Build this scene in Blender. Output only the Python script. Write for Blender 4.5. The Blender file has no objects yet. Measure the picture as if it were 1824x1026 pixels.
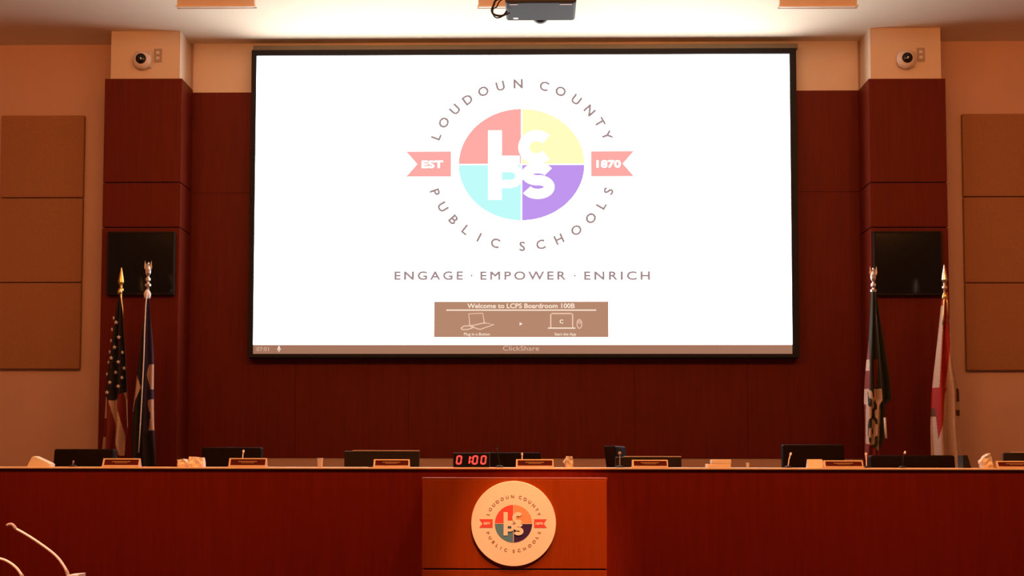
import bpy, bmesh, math, random
from mathutils import Vector, Matrix

random.seed(7)
sc = bpy.context.scene
COL = sc.collection
PI = math.pi

# ------------------------------------------------------------------ camera
F = 2400.0                       # focal length in pixels of the 1824x1026 frame
EYE = 1.32
PITCH, YAW, ROLL = 0.0587, 0.0174, 0.0014
XP, YP = 912.0, 828.0 - F * math.tan(PITCH)
CAM_ROT = Matrix.Rotation(YAW, 3, 'Z') @ Matrix.Rotation(PI / 2 + PITCH, 3, 'X') @ Matrix.Rotation(ROLL, 3, 'Z')
CAM_LOC = Vector((0, 0, EYE))
cd = bpy.data.cameras.new('camera')
cd.sensor_width = 36.0
cd.lens = 36.0 * F / 1824.0
cd.shift_y = (YP - 513.0) / 1824.0
cd.clip_end = 100
cam = bpy.data.objects.new('camera', cd)
cam.matrix_world = Matrix.Translation(CAM_LOC) @ CAM_ROT.to_4x4()
COL.objects.link(cam)
sc.camera = cam

# ------------------------------------------------------------------ world, exposure, lamps
sc.view_settings.view_transform = 'Standard'
sc.view_settings.look = 'None'
sc.view_settings.gamma = 1.0
sc.view_settings.use_curve_mapping = False
sc.view_settings.exposure = 0.0
wd = bpy.data.worlds.new('world')
sc.world = wd
wd.use_nodes = True
wd.node_tree.nodes['Background'].inputs[0].default_value = (1.0, 0.5, 0.25, 1)
wd.node_tree.nodes['Background'].inputs[1].default_value = 0.01

WARM = (1.0, 0.335, 0.075)


def area(name, loc, target, size, power, color=WARM):
    l = bpy.data.lights.new(name, 'AREA')
    l.shape = 'RECTANGLE'
    l.size, l.size_y = size
    l.energy = power
    l.color = color
    o = bpy.data.objects.new(name, l)
    o.location = loc
    o.rotation_euler = (Vector(target) - Vector(loc)).to_track_quat('-Z', 'Y').to_euler()
    COL.objects.link(o)
    return o


def spot(name, loc, target, power, angle, blend=0.6, color=WARM, radius=0.08):
    l = bpy.data.lights.new(name, 'SPOT')
    l.energy = power
    l.spot_size = math.radians(angle)
    l.spot_blend = blend
    l.color = color
    l.shadow_soft_size = radius
    o = bpy.data.objects.new(name, l)
    o.location = loc
    o.rotation_euler = (Vector(target) - Vector(loc)).to_track_quat('-Z', 'Y').to_euler()
    COL.objects.link(o)
    return o


for lx in (-3.75, -2.25, -0.75, 0.75, 2.25, 3.75):
    spot('dais_fill_spot', (lx, 7.3, 5.35), (lx, 9.25, 0.95), 430, 52, 1.0)  # added fill row, no known fittings: brightens dais front and countertop edge
spot('lectern_fill_spot', (-1.0, 2.3, 5.35), (-1.25, 3.8, 1.05), 1900, 20, 0.8, (1.0, 0.48, 0.27))  # added fill spot, only there to brighten the gooseneck microphones
ROOM_W, ROOM_BACK, WALL_Y = 7.2, -4.5, 13.3
LAMP = 88
for lx in (-4.2, -1.4, 1.4, 4.2):
    area('ceiling_lamp', (lx, 7.2, 5.3), (lx * 1.05, 13.3, 3.5), (1.8, 0.9), LAMP)
spot('podium_spot', (0.9, 5.6, 5.2), (0.06, 8.9, 0.80), 1500, 14.5, 0.6, (1.0, 0.37, 0.16))

# ------------------------------------------------------------------ pixel to point on a plane of depth Y


def at(px, py, Y):
    d = CAM_ROT @ Vector(((px - XP) / F, -(py - YP) / F, -1.0))
    return CAM_LOC + d * (Y / d.y)


def rect(px0, px1, py0, py1, Y):
    cx, cy = (px0 + px1) / 2, (py0 + py1) / 2
    return (at(px0, cy, Y).x, at(px1, cy, Y).x, at(cx, py1, Y).z, at(cx, py0, Y).z)


def s2l(c):
    return tuple(((v / 255) / 12.92 if v / 255 <= 0.04045 else ((v / 255 + 0.055) / 1.055) ** 2.4) for v in c)


# ------------------------------------------------------------------ materials
def mat(name, rgb, rough=0.6, var=0.06, scale=8.0, metal=0.0, stretch=None, spec=0.5, bump=0.0):
    m = bpy.data.materials.new(name)
    m.use_nodes = True
    nt = m.node_tree
    b = nt.nodes['Principled BSDF']
    b.inputs['Roughness'].default_value = rough
    b.inputs['Metallic'].default_value = metal
    b.inputs['Specular IOR Level'].default_value = spec
    tc = nt.nodes.new('ShaderNodeTexCoord')
    mp = nt.nodes.new('ShaderNodeMapping')
    mp.inputs['Scale'].default_value = stretch or (1, 1, 1)
    nz = nt.nodes.new('ShaderNodeTexNoise')
    nz.inputs['Scale'].default_value = scale
    nz.inputs['Detail'].default_value = 4
    rp = nt.nodes.new('ShaderNodeValToRGB')
    rp.color_ramp.elements[0].position = 0.3
    rp.color_ramp.elements[1].position = 0.7
    rp.color_ramp.elements[0].color = tuple(max(0, v * (1 - var)) for v in rgb) + (1,)
    rp.color_ramp.elements[1].color = tuple(min(1, v * (1 + var)) for v in rgb) + (1,)
    nt.links.new(tc.outputs['Object'], mp.inputs['Vector'])
    nt.links.new(mp.outputs['Vector'], nz.inputs['Vector'])
    nt.links.new(nz.outputs['Fac'], rp.inputs['Fac'])
    nt.links.new(rp.outputs['Color'], b.inputs['Base Color'])
    if bump:
        bp = nt.nodes.new('ShaderNodeBump')
        bp.inputs['Strength'].default_value = bump
        bp.inputs['Distance'].default_value = 0.01
        nt.links.new(nz.outputs['Fac'], bp.inputs['Height'])
        nt.links.new(bp.outputs['Normal'], b.inputs['Normal'])
    return m


def emit(name, rgb, strength=1.0):
    m = bpy.data.materials.new(name)
    m.use_nodes = True
    nt = m.node_tree
    nt.nodes.remove(nt.nodes['Principled BSDF'])
    e = nt.nodes.new('ShaderNodeEmission')
    e.inputs['Color'].default_value = tuple(rgb) + (1,)
    e.inputs['Strength'].default_value = strength
    nt.links.new(e.outputs[0], nt.nodes['Material Output'].inputs[0])
    return m


GRAIN = (14, 14, 0.7)
M = {
    'wall': mat('painted_wall', (0.60, 0.38, 0.28), 0.8, 0.03, 2),
    'white_paint': mat('white_paint', (0.65, 0.50, 0.36), 0.75, 0.02, 2),
    'ceiling': mat('ceiling_paint', (0.69, 0.575, 0.43), 0.85, 0.02, 3),
    'floor': mat('carpet', (0.12, 0.07, 0.05), 0.95, 0.25, 60),
    'wood': mat('cherry_veneer', (0.110, 0.0105, 0.003), 0.5, 0.12, 3, stretch=GRAIN, spec=0.12),
    'dais_wood': mat('mahogany_veneer', (0.140, 0.010, 0.0015), 0.5, 0.10, 3, stretch=GRAIN, spec=0.1),
    'podium_wood': mat('orange_cherry_veneer', (0.25, 0.040, 0.0015), 0.5, 0.06, 3, stretch=GRAIN, spec=0.12),
    'wall_dimmed': mat('dimmed_wall_paint', (0.43, 0.265, 0.19), 0.8, 0.03, 2),  # wall paint copy, darkened so its colour carries the dimness low down
    'stone': mat('beige_laminate', (0.78, 0.60, 0.48), 0.5, 0.06, 20),
    'fabric': mat('tan_acoustic_fabric', (0.34, 0.155, 0.070), 0.95, 0.06, 40),
    'black': mat('black_plastic', (0.010, 0.006, 0.004), 0.5, 0.1, 20, spec=0.15),
    'gloss': mat('black_glass', (0.006, 0.005, 0.004), 0.12, 0.05, 4, spec=0.5),
    'leather': mat('black_leather', (0.009, 0.004, 0.002), 0.65, 0.15, 30, spec=0.05, bump=0.15),
    'groove': mat('dark_groove', (0.02, 0.006, 0.004), 0.8, 0.05, 5),
    'frame': mat('black_velvet_frame', (0.012, 0.010, 0.010), 0.7, 0.1, 30, spec=0.2),
    'housing': mat('tan_metal_case', (0.15, 0.11, 0.055), 0.6, 0.05, 4),
    'projector': mat('grey_projector_plastic', (0.036, 0.036, 0.040), 0.6, 0.04, 20, spec=0.15),
    'salmon': mat('salmon_enamel', (0.56, 0.42, 0.30), 0.5, 0.03, 6),
    'salmon_rim': mat('pale_rim', (0.66, 0.50, 0.34), 0.5, 0.03, 6),
    'offwhite': mat('offwhite_plastic', (0.62, 0.52, 0.46), 0.45, 0.04, 20),
    'plate': mat('beige_plate', (0.34, 0.25, 0.19), 0.5, 0.04, 20),
    'chrome': mat('chrome', (0.85, 0.82, 0.80), 0.25, 0.02, 10, metal=1.0),
    'brass': mat('brass', (0.75, 0.50, 0.18), 0.3, 0.05, 10, metal=1.0),
    'pole': mat('varnished_pole', (0.30, 0.19, 0.12), 0.4, 0.1, 20, stretch=GRAIN),
    'cord': mat('white_cord', (0.72, 0.66, 0.62), 0.8, 0.1, 200),
    'paper': mat('white_paper', (0.60, 0.54, 0.47), 0.85, 0.03, 30),
    'name_red': mat('dark_red_insert', (0.055, 0.004, 0.001), 0.6, 0.1, 20, spec=0.05),
    'gold': mat('gold_lettering', (0.22, 0.10, 0.03), 0.5, 0.1, 60),
    'acrylic': mat('peach_acrylic', (0.46, 0.33, 0.26), 0.4, 0.04, 20),
    'navy': mat('navy_cloth', (0.010, 0.006, 0.010), 0.85, 0.15, 60),
    'blue': mat('royal_blue_cloth', (0.022, 0.012, 0.055), 0.85, 0.15, 60),
    'red_cloth': mat('red_cloth', (0.17, 0.014, 0.010), 0.85, 0.1, 60),
    'bright_red': mat('bright_red_cloth', (0.34, 0.014, 0.008), 0.85, 0.1, 60),
    'white_cloth': mat('white_cloth', (0.50, 0.35, 0.28), 0.9, 0.08, 60),
    'star_white': mat('star_white_cloth', (0.62, 0.55, 0.50), 0.9, 0.05, 60),
    'green_cloth': mat('dark_green_cloth', (0.014, 0.016, 0.006), 0.85, 0.15, 60),
    'brown_cloth': mat('brown_emblem_cloth', (0.10, 0.04, 0.02), 0.9, 0.1, 60),
    'mic_metal': mat('pale_metal', (0.90, 0.76, 0.70), 0.45, 0.04, 30),
    'seal_white': mat('seal_white', (0.92, 0.90, 0.88), 0.5, 0.01, 10),
    'seal_red': mat('seal_red', (0.75, 0.10, 0.10), 0.5, 0.03, 10),
    'seal_yellow': mat('seal_yellow', (0.85, 0.42, 0.24), 0.5, 0.03, 10),
    'seal_cyan': mat('seal_teal', (0.10, 0.30, 0.55), 0.5, 0.03, 10),
    'seal_purple': mat('seal_purple', (0.045, 0.02, 0.12), 0.5, 0.03, 10),
    'seal_text': mat('seal_text', (0.32, 0.17, 0.13), 0.6, 0.03, 10),
    'screen_white': emit('lit_screen', (1.0, 0.99, 1.0), 7.0),
    'sc_red': emit('screen_red', s2l((255, 172, 166))),
    'sc_yellow': emit('screen_yellow', s2l((255, 254, 192))),
    'sc_cyan': emit('screen_cyan', s2l((192, 252, 250))),
    'sc_purple': emit('screen_purple', s2l((192, 150, 238))),
    'sc_letter': emit('screen_letter', (1, 1, 1), 1.3),
    'sc_text': emit('screen_text', s2l((165, 142, 140))),
    'sc_ribbon': emit('screen_ribbon', s2l((255, 172, 166))),
    'sc_panel': emit('screen_panel', s2l((182, 137, 110))),
    'sc_panel_line': emit('screen_panel_line', s2l((255, 232, 212))),
    'sc_panel_icon': emit('screen_panel_icon', s2l((240, 200, 175))),
    'sc_bar': emit('screen_bar', s2l((164, 116, 92))),
    'sc_bar_text': emit('screen_bar_text', s2l((222, 184, 162))),
    'led': emit('led_red', (1.0, 0.05, 0.035), 2.2),
    'led_white': emit('status_led', (1, 1, 1), 2.0),
}

# ------------------------------------------------------------------ object helpers


def wloc(o):
    v = Vector((0, 0, 0))
    while o is not None:
        v += o.location
        o = o.parent
    return v


def obj(name, bm, mats, parent=None, base=None, smooth=False):
    """Link a bmesh (built in world coordinates) as one mesh object."""
    if not isinstance(mats, (list, tuple)):
        mats = [mats]
    off = wloc(parent) if parent else Vector(base or (0, 0, 0))
    bmesh.ops.translate(bm, verts=bm.verts, vec=-off)
    bmesh.ops.recalc_face_normals(bm, faces=bm.faces)
    me = bpy.data.meshes.new(name)
    bm.to_mesh(me)
    bm.free()
    for m in mats:
        me.materials.append(M[m] if isinstance(m, str) else m)
    if smooth:
        for p in me.polygons:
            p.use_smooth = True
    o = bpy.data.objects.new(name, me)
    COL.objects.link(o)
    if parent:
        o.parent = parent
    else:
        o.location = off
    return o


def thing(name, loc, label, cat, group=None):
    o = bpy.data.objects.new(name, None)
    o.empty_display_size = 0.1
    o.location = loc
    COL.objects.link(o)
    return tag(o, label, cat, group)


def tag(o, label, cat, group=None):
    o['label'] = label
    o['category'] = cat
    if group:
        o['group'] = group
    return o


def struct(o):
    o['kind'] = 'structure'
    return o


def nb():
    return bmesh.new()


def box(bm, x0, x1, y0, y1, z0, z1, bev=0.0, mi=0, seg=2):
    r = bmesh.ops.create_cube(bm, size=1.0)
    vs = r['verts']
    for v in vs:
        v.co = Vector((x0 + (v.co.x + .5) * (x1 - x0), y0 + (v.co.y + .5) * (y1 - y0), z0 + (v.co.z + .5) * (z1 - z0)))
    fs = set(f for v in vs for f in v.link_faces)
    for f in fs:
        f.material_index = mi
    if bev > 0:
        es = set(e for v in vs for e in v.link_edges)
        r = bmesh.ops.bevel(bm, geom=list(es), offset=bev, segments=seg, affect='EDGES', profile=0.5)
        for f in r['faces']:
            f.material_index = mi
    return vs


def prism(bm, pts, y0, y1, mi=0):
    """Polygon of (x, z) points extruded from y0 to y1."""
    a = [bm.verts.new((x, y0, z)) for x, z in pts]
    b = [bm.verts.new((x, y1, z)) for x, z in pts]
    n = len(pts)
    fs = [bm.faces.new(a), bm.faces.new(b[::-1])]
    for i in range(n):
        fs.append(bm.faces.new((a[i], a[(i + 1) % n], b[(i + 1) % n], b[i])))
    for f in fs:
        f.material_index = mi


def prism_x(bm, pts, x0, x1, mi=0):
    """Polygon of (y, z) points extruded from x0 to x1."""
    a = [bm.verts.new((x0, y, z)) for y, z in pts]
    b = [bm.verts.new((x1, y, z)) for y, z in pts]
    n = len(pts)
    fs = [bm.faces.new(a), bm.faces.new(b[::-1])]
    for i in range(n):
        fs.append(bm.faces.new((a[i], a[(i + 1) % n], b[(i + 1) % n], b[i])))
    for f in fs:
        f.material_index = mi


def tube(bm, pts, r, n=10, mi=0, r1=None):
    pts = [Vector(p) for p in pts]
    rings = []
    t0 = (pts[1] - pts[0]).normalized()
    up = Vector((0, 0, 1)) if abs(t0.z) < 0.9 else Vector((1, 0, 0))
    s = t0.cross(up).normalized()
    for i, p in enumerate(pts):
        t = (pts[min(i + 1, len(pts) - 1)] - pts[max(i - 1, 0)]).normalized()
        s = (s - t * s.dot(t)).normalized()
        u = t.cross(s)
        rr = r if r1 is None else r + (r1 - r) * i / (len(pts) - 1)
        rings.append([bm.verts.new(p + (s * math.cos(2 * PI * k / n) + u * math.sin(2 * PI * k / n)) * rr) for k in range(n)])
    fs = []
    for a, b in zip(rings, rings[1:]):
        for k in range(n):
            fs.append(bm.faces.new((a[k], a[(k + 1) % n], b[(k + 1) % n], b[k])))
    fs.append(bm.faces.new(rings[0][::-1]))
    fs.append(bm.faces.new(rings[-1]))
    for f in fs:
        f.material_index = mi


def lathe(bm, c, prof, n=24, axis='Z', mi=0):
    """prof: (radius, height) pairs turned about an axis through c."""
    rings = []
    for r, h in prof:
        ring = []
        for k in range(n):
            a = 2 * PI * k / n
            x, y = r * math.cos(a), r * math.sin(a)
            v = Vector((x, y, h)) if axis == 'Z' else Vector((x, -h, y))
            ring.append(bm.verts.new(Vector(c) + v))
        rings.append(ring)
    fs = []
    for a, b in zip(rings, rings[1:]):
        for k in range(n):
            fs.append(bm.faces.new((a[k], a[(k + 1) % n], b[(k + 1) % n], b[k])))
    fs.append(bm.faces.new(rings[0][::-1]))
    fs.append(bm.faces.new(rings[-1]))
    for f in fs:
        f.material_index = mi


def flat(bm, pts, y, mi=0):
    f = bm.faces.new([bm.verts.new((x, y, z)) for x, z in pts])
    f.material_index = mi
    return f


def stroke(bm, pts, w, y, mi=0, closed=False):
    """A flat ribbon of width w along (x, z) points in the plane y."""
    n = len(pts)
    P = [Vector(p) for p in pts]
    L, R = [], []
    for i in range(n):
        if closed:
            t = (P[(i + 1) % n] - P[i - 1])
        else:
            t = (P[min(i + 1, n - 1)] - P[max(i - 1, 0)])
        t.normalize()
        nrm = Vector((-t.y, t.x)) * w / 2
        L.append(bm.verts.new((P[i].x + nrm.x, y, P[i].y + nrm.y)))
        R.append(bm.verts.new((P[i].x - nrm.x, y, P[i].y - nrm.y)))
    for i in range(n if closed else n - 1):
        j = (i + 1) % n
        f = bm.faces.new((L[i], L[j], R[j], R[i]))
        f.material_index = mi


def text_into(bm, s, cx, cz, height, y, mi=0, width=None, angle=0.0, sx=1.0, weight=0.0, spacing=1.0, fat=0.0):
    """Flat lettering of cap height `height`, centred on (cx, cz) in the plane y."""
    cu = bpy.data.curves.new('lettering', 'FONT')
    cu.body = s
    cu.size = 1.0
    cu.offset = weight
    cu.space_character = spacing
    cu.resolution_u = 3
    to = bpy.data.objects.new('lettering', cu)
    COL.objects.link(to)
    dg = bpy.context.evaluated_depsgraph_get()
    me = bpy.data.meshes.new_from_object(to.evaluated_get(dg))
    bpy.data.objects.remove(to)
    bpy.data.curves.remove(cu)
    xs = [v.co.x for v in me.vertices]
    ys = [v.co.y for v in me.vertices]
    if not xs:
        return
    cap = 0.73
    k = height / cap
    kx = k * sx
    if width:
        kx = width / (max(xs) - min(xs))
    mx = (max(xs) + min(xs)) / 2
    ca, sa = math.cos(angle), math.sin(angle)
    shifts = [(0, 0)] + ([(fat * math.cos(i * PI / 4), fat * math.sin(i * PI / 4)) for i in range(8)] if fat else [])
    for n, (dx, dz) in enumerate(shifts):
        vs = []
        for v in me.vertices:
            a, b = (v.co.x - mx) * kx, (v.co.y - cap / 2) * k
            vs.append(bm.verts.new((cx + dx + a * ca - b * sa, y - n * 2e-5, cz + dz + a * sa + b * ca)))
        for p in me.polygons:
            f = bm.faces.new([vs[i] for i in p.vertices])
            f.material_index = mi
    bpy.data.meshes.remove(me)


def arc(cx, cz, rx, rz, a0, a1, n=20):
    return [(cx + rx * math.cos(math.radians(a0 + (a1 - a0) * i / n)), cz + rz * math.sin(math.radians(a0 + (a1 - a0) * i / n))) for i in range(n + 1)]


# ------------------------------------------------------------------ setting
CEIL = at(640, 78, WALL_Y).z
COL_Y = WALL_Y / 1.034
PLAT = 0.35
DAIS_Y = 9.2
PAN_TOP = at(400, 166, WALL_Y).z
PAN_BOT = at(700, 816, WALL_Y).z

b = nb(); box(b, -ROOM_W, ROOM_W, ROOM_BACK, WALL_Y + .2, -0.1, 0); struct(obj('floor', b, 'floor'))
b = nb(); box(b, -ROOM_W, ROOM_W, DAIS_Y + 0.05, WALL_Y, 0, PLAT); struct(obj('floor_raised', b, 'floor'))
b = nb(); box(b, -ROOM_W, ROOM_W, ROOM_BACK, WALL_Y + .2, CEIL, CEIL + .1); struct(obj('ceiling', b, 'ceiling'))
b = nb(); box(b, -ROOM_W, ROOM_W, WALL_Y, WALL_Y + .2, 0, CEIL); struct(obj('wall_back', b, 'wall'))
b = nb(); box(b, -ROOM_W - .2, -ROOM_W, ROOM_BACK, WALL_Y + .2, -0.1, CEIL + .1); struct(obj('wall_left', b, 'wall'))
b = nb(); box(b, ROOM_W, ROOM_W + .2, ROOM_BACK, WALL_Y + .2, -0.1, CEIL + .1); struct(obj('wall_right', b, 'wall'))
b = nb(); box(b, -ROOM_W, ROOM_W, ROOM_BACK - .2, ROOM_BACK, -0.1, CEIL + .1); struct(obj('wall_front', b, 'wall'))

# columns: wood cladding with two shadow grooves, painted head above
colx = []
for side, (p0, p1, q0, q1, inner) in {'left': (187, 324.5, 197, 320, 1), 'right': (1547, 1684, 1551, 1676.5, 0)}.items():
    x0, x1 = at(p0, 140, COL_Y).x, at(p1, 140, COL_Y).x
    zt = at((p0 + p1) / 2, 140, COL_Y).z
    g1, g2 = at((p0 + p1) / 2, 325, COL_Y).z, at((p0 + p1) / 2, 405, COL_Y).z
    b = nb()
    zs = [PLAT, g2, g1, zt]
    for za, zb in zip(zs, zs[1:]):
        box(b, x0, x1, COL_Y, WALL_Y, za + (0.005 if za > 1 else 0), zb - (0.005 if zb < zt else 0), 0.003)
    box(b, x0 + .02, x1 - .02, COL_Y + .02, WALL_Y, PLAT, zt - .01, 0, 1)
    c = obj('column_' + side, b, ['wood', 'groove'])
    struct(c)
    colx.append((x0, x1, zt))
    a0, a1 = at(q0, 100, COL_Y).x, at(q1, 100, COL_Y).x
    b = nb(); box(b, a0, a1, COL_Y + .015, WALL_Y, zt, CEIL, 0)
    h = obj('column_head', b, 'white_paint', c)
LX1, RX0 = colx[0][1], colx[1][0]

# wood panelling between the columns: one panelled sheet
seams = [LX1] + [at(p, 720, WALL_Y).x for p in (527, 728, 1130, 1331)] + [RX0]
zh = at(400, 345, WALL_Y).z
b = nb()
for xa, xb in zip(seams, seams[1:]):
    for za, zb in ((PAN_BOT, zh), (zh, PAN_TOP)):
        box(b, xa + .0012, xb - .0012, WALL_Y - .03, WALL_Y, za + .0015, zb - .0015, .001)
box(b, LX1, RX0, WALL_Y - .012, WALL_Y, PAN_BOT + .004, PAN_TOP - .004, 0, 0)
struct(obj('wall_panelling', b, ['wood', 'groove']))
b = nb(); box(b, LX1, RX0, WALL_Y - .022, WALL_Y, PLAT, PAN_BOT, 0); struct(obj('trim_1', b, 'wall_dimmed'))
b = nb(); box(b, LX1, RX0, WALL_Y - .025, WALL_Y, PAN_TOP, CEIL, 0); struct(obj('trim_2', b, 'white_paint'))

# ------------------------------------------------------------------ acoustic panels
for side, p0, p1, ys in (('left', 1, 149, (207, 354, 504.5, 658.5)), ('right', 1715, 1866, (204, 352, 505, 661))):
    for i, nm in enumerate(('top', 'middle', 'bottom')):
        xa, xb = at(p0, 430, WALL_Y).x, at(p1, 430, WALL_Y).x
        xc = 75 if side == 'left' else 1790
        za, zb = at(xc, ys[i + 1], WALL_Y).z, at(xc, ys[i], WALL_Y).z
        b = nb()
        box(b, xa, xb, WALL_Y - .05, WALL_Y - .003, za + .004, zb - .004, .010, 0, 3)
        o = obj('acoustic_panel', b, 'fabric', base=((xa + xb) / 2, WALL_Y, za))
        tag(o, '%s square tan fabric acoustic panel on the wall at the %s edge of the picture' % (nm, side), 'acoustic panel', 'fabric acoustic panels on the wall')

# ------------------------------------------------------------------ emblem shared by the screen and the podium disc


def emblem(bm, cx, cz, k, ax, y, mi):
    """k: metres per photo pixel of the on-screen emblem; ax: extra width; mi: material indices; y: plane (steps toward the viewer)."""
    def X(px): return cx + (px - 929) * k * ax / 1.114
    def Z(py): return cz - (py - 293) * k
    e = 0.0015
    R = 101 * k
    for q, m in enumerate(('yellow', 'red', 'cyan', 'purple')):
        flat(bm, [(cx, cz)] + arc(cx, cz, R * ax, R, 90 * q, 90 * q + 90, 24), y, mi[m])
    # thin light cross between the quarters
    flat(bm, [(cx - R * ax, cz - 1.3 * k), (cx + R * ax, cz - 1.3 * k), (cx + R * ax, cz + 1.3 * k), (cx - R * ax, cz + 1.3 * k)], y - e, mi['letter'])
    flat(bm, [(cx - 1.3 * k, cz - R), (cx + 1.3 * k, cz - R), (cx + 1.3 * k, cz + R), (cx - 1.3 * k, cz + R)], y - e, mi['letter'])

    def r(x0, x1, y0, y1, d=2):
        flat(bm, [(X(x0), Z(y1)), (X(x1), Z(y1)), (X(x1), Z(y0)), (X(x0), Z(y0))], y - e * d, mi['letter'])
    r(869, 894, 231, 357)            # stems of L over P
    r(894, 926, 277, 293)            # foot of L
    r(894, 912, 293, 307, 3); r(894, 912, 321, 336, 3)
    kk = k
    stroke(bm, [(X(a), Z(c)) for a, c in arc(911, 314, 14, -14, -90, 90, 14)], 14.5 * kk, y - e * 3, mi['letter'])
    stroke(bm, [(X(a), Z(c)) for a, c in arc(956, 262, 23, -21, 42, 318, 28)], 20 * kk, y - e * 3, mi['letter'])
    s = arc(958, 311, 20, -11, 22, 270, 22) + arc(958, 334, 21, -12.5, 90, -158, 22)[1:]
    stroke(bm, [(X(a), Z(c)) for a, c in s], 18.5 * kk, y - e * 4, mi['letter'])
    # ribbons
    for sgn, word, xa, xb in ((-1, 'EST', 803, 722), (1, '1870', 1053, 1130)):
        xm = (xa + xb) / 2
        notch = xb - sgn * 20
        flat(bm, [(X(xa), Z(269)), (X(xb), Z(269)), (X(notch), Z(292)), (X(xb), Z(315)), (X(xa), Z(315))], y, mi['ribbon'])
        text_into(bm, word, X(xm - sgn * 7), Z(292), 13 * k, y - e, mi['rtext'], width=(37 if sgn < 0 else 42) * k * ax / 1.114, fat=1.0 * k)
    top = zip('LOUDOUNCOUNTY', (-69.5, -58.6, -47, -36.3, -24.9, -13.5, -2.2, 14.3, 25.4, 36.9, 48.3, 59, 69.1))
    bot = zip('PUBLICSCHOOLS', (-70, -58.8, -47.5, -37, -27.3, -16.5, .5, 12, 24, 36.5, 48.8, 60, 70.8))
    for ch, a in top:
        t = math.radians(a)
        text_into(bm, ch, cx + math.sin(t) * 147 * k * ax, cz + math.cos(t) * 147 * k, 17 * k, y, mi['text'], angle=-t, sx=1.05, fat=mi.get('w', 0) * k)
    for ch, a in bot:
        t = math.radians(a)
        text_into(bm, ch, cx + math.sin(t) * 147 * k * ax, cz - math.cos(t) * 147 * k, 17 * k, y, mi['text'], angle=t, sx=1.05, fat=mi.get('w', 0) * k)


# ------------------------------------------------------------------ projection screen
SY = WALL_Y - .13                                   # picture plane
sx0, sx1 = (at(455, 98, SY).x + at(453.5, 622, SY).x) / 2, (at(1403.5, 98, SY).x + at(1413.5, 622, SY).x) / 2
sz1 = at(929, 98.3, SY).z
szb = at(929, 614, SY).z
sz0 = at(929, 630.5, SY).z
fx0, fx1 = (at(447, 98, SY).x + at(444.5, 622, SY).x) / 2, (at(1416.5, 98, SY).x + at(1424, 622, SY).x) / 2
fz1, fz0 = at(929, 88.5, SY).z, at(929, 637.5, SY).z
scr = thing('projection_screen', ((sx0 + sx1) / 2, WALL_Y - .06, fz0), 'large bright projection screen with black frame on the wood panelled wall', 'screen')
b = nb()
for (xa, xb, za, zb) in ((fx0, fx1, sz1, fz1), (fx0, fx1, fz0, sz0), (fx0, sx0, sz0, sz1), (sx1, fx1, sz0, sz1)):
    box(b, xa, xb, SY - .025, WALL_Y - .03, za, zb, .004)
obj('frame', b, 'frame', scr)
b = nb(); box(b, fx0 + .01, at(1421, 84, SY).x, SY - .005, WALL_Y - .026, fz1, at(929, 79.5, SY).z, .004); obj('housing', b, 'housing', scr)
b = nb()
box(b, sx0, sx1, SY, SY + .02, szb, sz1, 0)
obj('picture_area', b, 'screen_white', scr)
k = (sx1 - sx0) / 956.0
b = nb()
ec = at(929, 293, SY)
emblem(b, ec.x, ec.z, k, 1.114, SY - .002, dict(yellow=0, red=1, cyan=2, purple=3, letter=4, ribbon=1, rtext=4, text=6, w=0.95))
obj('emblem', b, ['sc_yellow', 'sc_red', 'sc_cyan', 'sc_purple', 'sc_letter', 'sc_panel_line', 'sc_text'], scr)
for word, xa, xb in (('ENGAGE', 703, 824), ('EMPOWER', 856, 1007), ('ENRICH', 1041, 1157)):
    p = at((xa + xb) / 2, 490.5, SY)
    b = nb(); text_into(b, word, p.x, p.z, 15.5 * k, SY - .002, 0, width=(xb - xa) * k, spacing=1.35, fat=0.85 * k)
    obj('tagline_word', b, 'sc_text', scr)
for px in (840, 1024):
    p = at(px, 491, SY)
    b = nb(); flat(b, arc(p.x, p.z, 1.9 * k, 1.9 * k, 0, 330, 11), SY - .002)
    obj('tagline_dot', b, 'sc_text', scr)
# welcome panel with two line drawings
b = nb()
x0, x1, z0, z1 = rect(773, 1084, 537, 601, SY)
flat(b, [(x0, z0), (x1, z0), (x1, z1), (x0, z1)], SY - .002, 0)
ye = SY - .004


def q(px, py):
    p = at(px, py, SY)
    return (p.x, p.z)


p = at(928, 544.5, SY); text_into(b, 'Welcome to LCPS Boardroom 100B', p.x, p.z, 8.6 * k, ye, 1, width=191 * k, weight=0.02)
stroke(b, [q(795, 552.5), q(1062, 552.5)], 2.2 * k, ye, 1)
stroke(b, [q(837, 581), q(835, 559), q(860, 558), q(863, 577)], 1.8 * k, ye, 2)
stroke(b, [q(837, 581), q(863, 575), q(880, 578), q(855, 587), q(837, 581)], 1.8 * k, ye, 2)
stroke(b, [q(821, 585), q(826, 581), q(840, 580), q(845, 583), q(833, 587), q(823, 587), q(821, 584)], 2.0 * k, ye, 2)
stroke(b, [q(981, 584), q(981, 560), q(984, 558.5), q(1017, 558.5), q(1020, 560), q(1020, 584)], 2.2 * k, ye, 2)
stroke(b, [q(976, 584.5), q(1025, 584.5)], 2.0 * k, ye, 1)
stroke(b, arc(*q(1032, 577), 4.2 * k, 8 * k, 0, 360, 18)[:-1], 1.6 * k, ye, 2, True)
stroke(b, arc(*q(1032, 574), 1.8 * k, 2.2 * k, 0, 360, 12)[:-1], 1.2 * k, ye, 2, True)
p = at(1000, 572.5, SY); text_into(b, 'C', p.x, p.z, 7 * k, ye, 1, weight=0.03)
flat(b, [q(925.5, 574), q(931, 577), q(925.5, 580)], ye, 1)
p = at(849.5, 595, SY); text_into(b, 'Plug in a Button', p.x, p.z, 5.2 * k, ye, 1, width=46 * k, weight=0.012)
p = at(1007, 595, SY); text_into(b, 'Start the App', p.x, p.z, 5.2 * k, ye, 1, width=38 * k, weight=0.012)
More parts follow.
